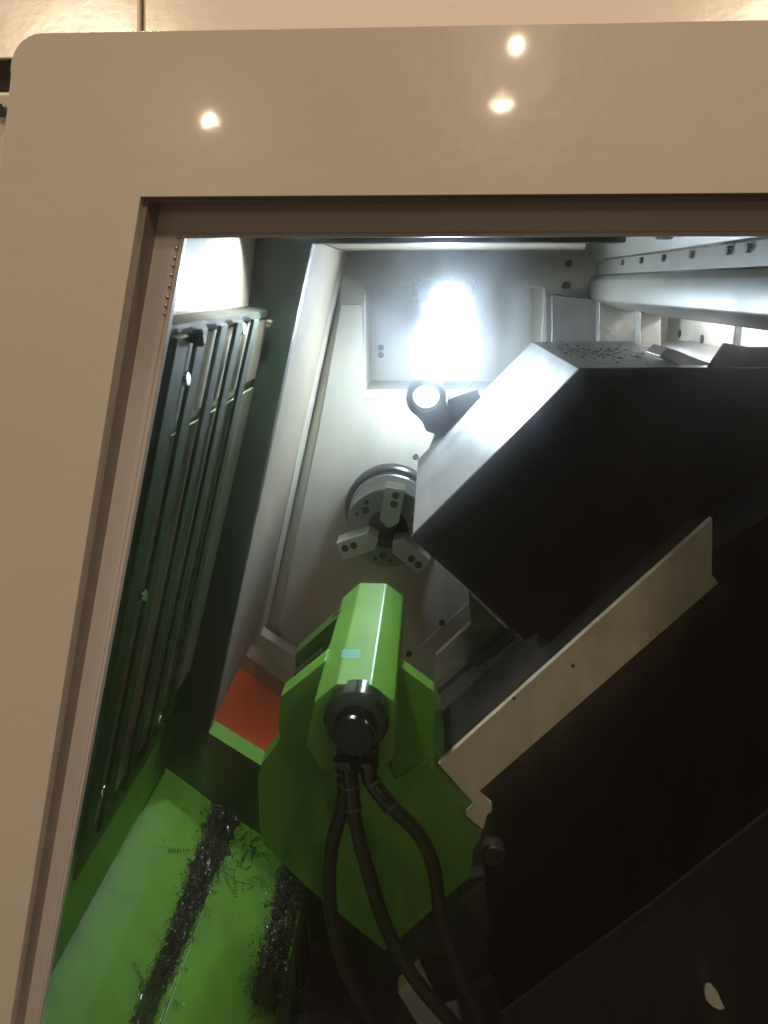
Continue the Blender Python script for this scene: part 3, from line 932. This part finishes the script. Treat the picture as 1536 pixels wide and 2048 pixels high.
prism("base_block", [tuple(c1 + (np.array(p) - c1) * 0.74) for p in xz(base_px, 1.10)], 1.145, 1.37, "green_dark", ts, 0.002)
wing_px = [(780, 1316, 1.17), (868, 1383, 1.100), (881, 1415, 1.092), (868, 1428, 1.098), (868, 1515, 1.097), (868, 1545, 1.0975), (790, 1585, 1.0985), (775, 1450, 1.14)]
plate("wing", [P(a, b, c) for a, b, c in wing_px], (0.0, 0.03, 0), "green", ts, 0.001)
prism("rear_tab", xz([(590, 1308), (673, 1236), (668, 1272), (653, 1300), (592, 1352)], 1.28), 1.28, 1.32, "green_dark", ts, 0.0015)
prism("tab_underside", xz([(585, 1352), (640, 1305), (645, 1325), (592, 1372)], 1.235), 1.235, 1.26, "rubber", ts, 0.002)  # near-black strip along the underside of the rear tab
# oval cover on the left facet
bm = bm_tube(catmull([P(662, 1246, 1.30), P(668, 1232, 1.30), P(678, 1224, 1.30), P(692, 1219, 1.305)], 6), 0.0018, 8)
link("cover_seam", bm, "dark_steel", ts, smooth=True)
# small blue lettering in three rows on the top face
zt_t = oct_[0][1]
q0 = PP(684, 1299, (0, 0, zt_t), (0, 0, 1))
q1 = PP(722, 1317, (0, 0, zt_t), (0, 0, 1))
bm = bmesh.new()
for r in range(3):
    y = q0[1] + (q1[1] - q0[1]) * (r + 0.5) / 3
    hy = abs(q1[1] - q0[1]) / 3 * 0.34
    x = q0[0] + 0.001
    while x < q1[0] - 0.003:
        wd = rng.uniform(0.0018, 0.0030)
        v = [bm.verts.new(p) for p in ((x, y - hy, zt_t + 0.0005), (x + wd, y - hy, zt_t + 0.0005), (x + wd + 0.001, y + hy, zt_t + 0.0005), (x + 0.001, y + hy, zt_t + 0.0005))]
        bm.faces.new(v)
        x += wd + rng.uniform(0.0014, 0.0022)
link("lettering", bm, "cyan_ink", ts)
# black hydraulic cylinder at the near end
hy = lathe("hydraulic_cylinder", [(0.0, -0.022), (0.041, -0.022), (0.0465, -0.015), (0.0465, 0.02), (0.0, 0.02)], tuple(P(712, 1446, 0.955) + np.array([0, 0.02, 0])), "black_gloss", ts, seg=56)
lathe("end_cap", [(0.0, -0.022), (0.027, -0.022), (0.030, -0.018), (0.031, 0.0)], tuple(P(707, 1476, 0.934) + np.array([0, 0.02, 0])), "black_gloss", hy, seg=48)
prism("manifold", xz([(672, 1502), (756, 1502), (757, 1515), (750, 1535), (735, 1550), (682, 1548), (672, 1525)], 0.945), 0.945, 0.985, "black_gloss", hy, 0.005, seg=3)

# ================================================================== HOSES
def hose(label, pts, r, nfer):
    path = catmull([P(a, b, c) for a, b, c in pts], 12)
    h = thing("hydraulic_hose", tuple(path[0]), label, "hose", "hydraulic hoses on the tailstock")
    link("tube", bm_tube(path, r, 16), "rubber", h, smooth=True)
    # crimped ferrules and hex nut near the upper end
    n = nfer
    link("ferrule", bm_tube(path[:n], [r * 1.16] * n, 18), "black_gloss", h, smooth=True)
    link("crimp_ring", bm_tube(path[n - 2:n], r * 1.28, 18), "dark_steel", h, smooth=True)
    link("crimp_ring", bm_tube(path[n // 2:n // 2 + 2], r * 1.26, 18), "dark_steel", h, smooth=True)
    link("hex_nut", bm_tube(path[0:4], r * 1.38, 6), "black_gloss", h)
    return h


hose("black hose hanging furthest left below the tailstock cylinder", [(684, 1515, 0.945), (690, 1560, 0.94), (683, 1620, 0.93), (662, 1700, 0.925), (660, 1800, 0.92), (678, 1900, 0.91), (722, 2000, 0.90), (790, 2120, 0.88)], 0.0105, 14)
hose("black hose running down the middle between the other two hoses", [(696, 1518, 0.94), (702, 1580, 0.93), (712, 1650, 0.92), (738, 1750, 0.91), (775, 1860, 0.90), (835, 1965, 0.89), (930, 2075, 0.87)], 0.0105, 20)
hose("black hose bowing out to the right below the tailstock cylinder", [(738, 1520, 0.945), (742, 1560, 0.94), (778, 1608, 0.93), (835, 1665, 0.93), (866, 1730, 0.93), (880, 1820, 0.925), (908, 1920, 0.91), (970, 2060, 0.89)], 0.0105, 26)

# ================================================================== SWARF
def curl(bm, p, length, rad, pitch, wdt, direction):
    """helical ribbon chip"""
    d = Vector(direction).normalized()
    u = d.orthogonal().normalized()
    v = d.cross(u)
    turns = length / pitch
    n = max(6, int(turns * 9))
    prev = None
    ph = rng.uniform(0, 6.28)
    for i in range(n + 1):
        t = i / n
        a = ph + t * turns * 2 * math.pi
        r = rad * (1 - 0.3 * t)
        c = Vector(p) + d * (length * t) + (u * math.cos(a) + v * math.sin(a)) * r
        e = d * wdt * 0.5
        row = (bm.verts.new(c - e), bm.verts.new(c + e))
        if prev:
            bm.faces.new((prev[0], prev[1], row[1], row[0]))
        prev = row


def chip_field(name, label, centre_line, n, lift, strands, parent_mat="swarf"):
    """centre_line: list of (x, y, halfwidth, height) along the chute, surface height from chute_z"""
    bm = bmesh.new()
    cl = np.array(centre_line)

    def at(t):
        s = t * (len(cl) - 1)
        i = min(int(s), len(cl) - 2)
        return cl[i] + (cl[i + 1] - cl[i]) * (s - i)
    # mound body
    nu, nv = 70, 14
    grid = []
    for i in range(nu + 1):
        x, y, hw_, h = at(i / nu)
        row = []
        for j in range(nv + 1):
            s = j / nv * 2 - 1
            jit = 1 + 0.35 * math.sin(i * 1.7 + j) * math.sin(i * 0.63 + 2.1 * j) + rng.uniform(-0.2, 0.2)
            xx = x + s * hw_ * (1.1 + 0.25 * math.sin(i * 0.9 + (1 if s > 0 else 3)) * math.sin(i * 0.37) + rng.uniform(-0.15, 0.15))
            zz = lift(xx) + h * (1 - s * s) * max(0.15, jit) - 0.0015 * abs(s)
            row.append(bm.verts.new((xx, y + rng.uniform(-0.002, 0.002), zz)))
        grid.append(row)
    for i in range(nu):
        for j in range(nv):
            bm.faces.new((grid[i][j], grid[i][j + 1], grid[i + 1][j + 1], grid[i + 1][j]))
    # loose chips
    for k in range(n):
        x, y, hw_, h = at(rng.uniform(0, 1))
        s = float(np.clip(rng.normal(0, 0.62), -1.9, 1.9))
        xx, yy = x + s * hw_, y + rng.uniform(-0.01, 0.01)
        zz = lift(xx) + h * max(0.0, 1 - s * s) * rng.uniform(0.75, 1.25) + 0.001
        d = rng.normal(0, 1, 3)
        d[2] = abs(d[2]) * 0.5
        ln_ = rng.uniform(0.003, 0.012)
        if rng.uniform() < 0.5:
            curl(bm, (xx, yy, zz), ln_, rng.uniform(0.0009, 0.0022), rng.uniform(0.003, 0.006), 0.0011, d)
        else:
            s_ = rng.uniform(0.001, 0.004)
            e1 = Vector(rng.normal(0, 1, 3)).normalized() * s_
            e2 = Vector(rng.normal(0, 1, 3)).normalized() * s_ * 0.6
            c = Vector((xx, yy, zz))
            a, b, c2_, d2_ = bm.verts.new(c - e1), bm.verts.new(c + e2), bm.verts.new(c + e1), bm.verts.new(c - e2 + Vector((0, 0, s_ * 0.5)))
            bm.faces.new((a, b, c2_))
            bm.faces.new((a, c2_, d2_))
    # long wiry strands
    for (px_, py_, ddx, ddy, ln_, rad) in strands:
        p = chute_hit(px_, py_)
        q = chute_hit(px_ + ddx, py_ + ddy)
        dirv = np.array(q) - np.array(p)
        curl(bm, (p[0], p[1], p[2] + rad + 0.002), ln_, rad, rng.uniform(0.005, 0.008), 0.0014, (dirv[0], dirv[1], dirv[2] + 0.1 * np.linalg.norm(dirv)))
    o = link(name, bm, parent_mat)
    return tag(o, label, "swarf", None, "stuff")


def chute_hit(px, py):
    d = ray(px, py)
    for k in range(1, 800):
        t = 0.5 + k * 0.0025
        p = CAM + d * t
        if p[2] < chute_z(p[0]) and p[0] < -0.246:
            return p
    for k in range(1, 800):                    # beyond the edge: the edge line itself
        p = CAM + d * (0.5 + k * 0.0025)
        if p[2] < 0.417:
            return np.array([-0.248, p[1], 0.418])
    return CAM + d * 1.3


def line_px(rows):
    out = []
    for (pl, pr, py, h) in rows:
        a, b = chute_hit(pl, py), chute_hit(pr, py)
        out.append(((a[0] + b[0]) / 2, (a[1] + b[1]) / 2, abs(b[0] - a[0]) / 2, h))
    return out


strA = [(335, 1705, 45, 5, 0.05, 0.004), (330, 1690, -5, -12, 0.02, 0.0012), (318, 1695, 30, 6, 0.03, 0.0006)]
for k in range(40):
    t = rng.uniform(0, 1)
    px_, py_ = 470 - 150 * t + rng.normal(0, 17), 1610 + 380 * t
    strA.append((px_, py_, rng.normal(0, 30), rng.normal(0, 20), rng.uniform(0.012, 0.040), rng.uniform(0.0015, 0.0042)))
for k in range(70):
    px_, py_ = rng.normal(505, 32), rng.normal(1700, 45)
    strA.append((px_, py_, rng.normal(0, 30), rng.normal(10, 25), rng.uniform(0.012, 0.045), rng.uniform(0.0012, 0.0040)))
for k in range(14):
    px_, py_ = 420 + rng.normal(0, 8) - k * 8, 1745 + k * 20
    strA.append((px_, py_, rng.normal(6, 10), rng.normal(10, 14), rng.uniform(0.012, 0.03), rng.uniform(0.0006, 0.0022)))
chip_field("swarf_heap", "long dark band of curly steel swarf on the green chute", line_px([(425, 505, 1575, 0.010), (420, 488, 1620, 0.014), (400, 465, 1680, 0.013), (375, 430, 1750, 0.011), (355, 398, 1820, 0.009), (330, 368, 1890, 0.008), (300, 338, 1960, 0.007), (255, 300, 2060, 0.007)]), 5200, chute_z, strA)
strB = []
for k in range(40):
    px_, py_ = rng.normal(540, 25), rng.uniform(1800, 2040)
    strB.append((px_, py_, rng.normal(0, 30), rng.normal(0, 25), rng.uniform(0.01, 0.03), rng.uniform(0.0006, 0.0025)))
strB += [(335, 1998, 25, 14, 0.03, 0.002), (350, 2012, 6, 8, 0.01, 0.006), (480, 1962, 30, 4, 0.02, 0.001)]
chip_field("swarf_heap", "dark heap of fine swarf at the right edge of the chute", line_px([(560, 612, 1745, 0.006), (548, 612, 1790, 0.012), (538, 606, 1850, 0.012), (520, 597, 1920, 0.009), (500, 590, 1990, 0.006), (485, 570, 2060, 0.005)]), 3600, chute_z, strB)

# swarf in the pit
bm = bmesh.new()
for k in range(4200):
    x, y = rng.uniform(-0.24, 0.03), rng.uniform(0.62, 1.25)
    z = 0.225 + 0.03 * (0.5 + 0.5 * math.sin(x * 30 + y * 17)) + rng.uniform(0, 0.01)
    curl(bm, (x, y, z), rng.uniform(0.004, 0.012), rng.uniform(0.001, 0.002), rng.uniform(0.004, 0.007), 0.0012, rng.normal(0, 1, 3))
tag(link("pit_swarf", bm, "swarf"), "dark glittering swarf down in the pit under the hoses", "swarf", None, "stuff")

sc.cycles.use_denoising = True
sc.cycles.max_bounces = 6
sc.cycles.use_adaptive_sampling = True
sc.cycles.adaptive_threshold = 0.025
sc.cycles.transparent_max_bounces = 12
sc.cycles.sample_clamp_indirect = 6.0
sc.cycles.caustics_reflective = False
sc.cycles.caustics_refractive = False
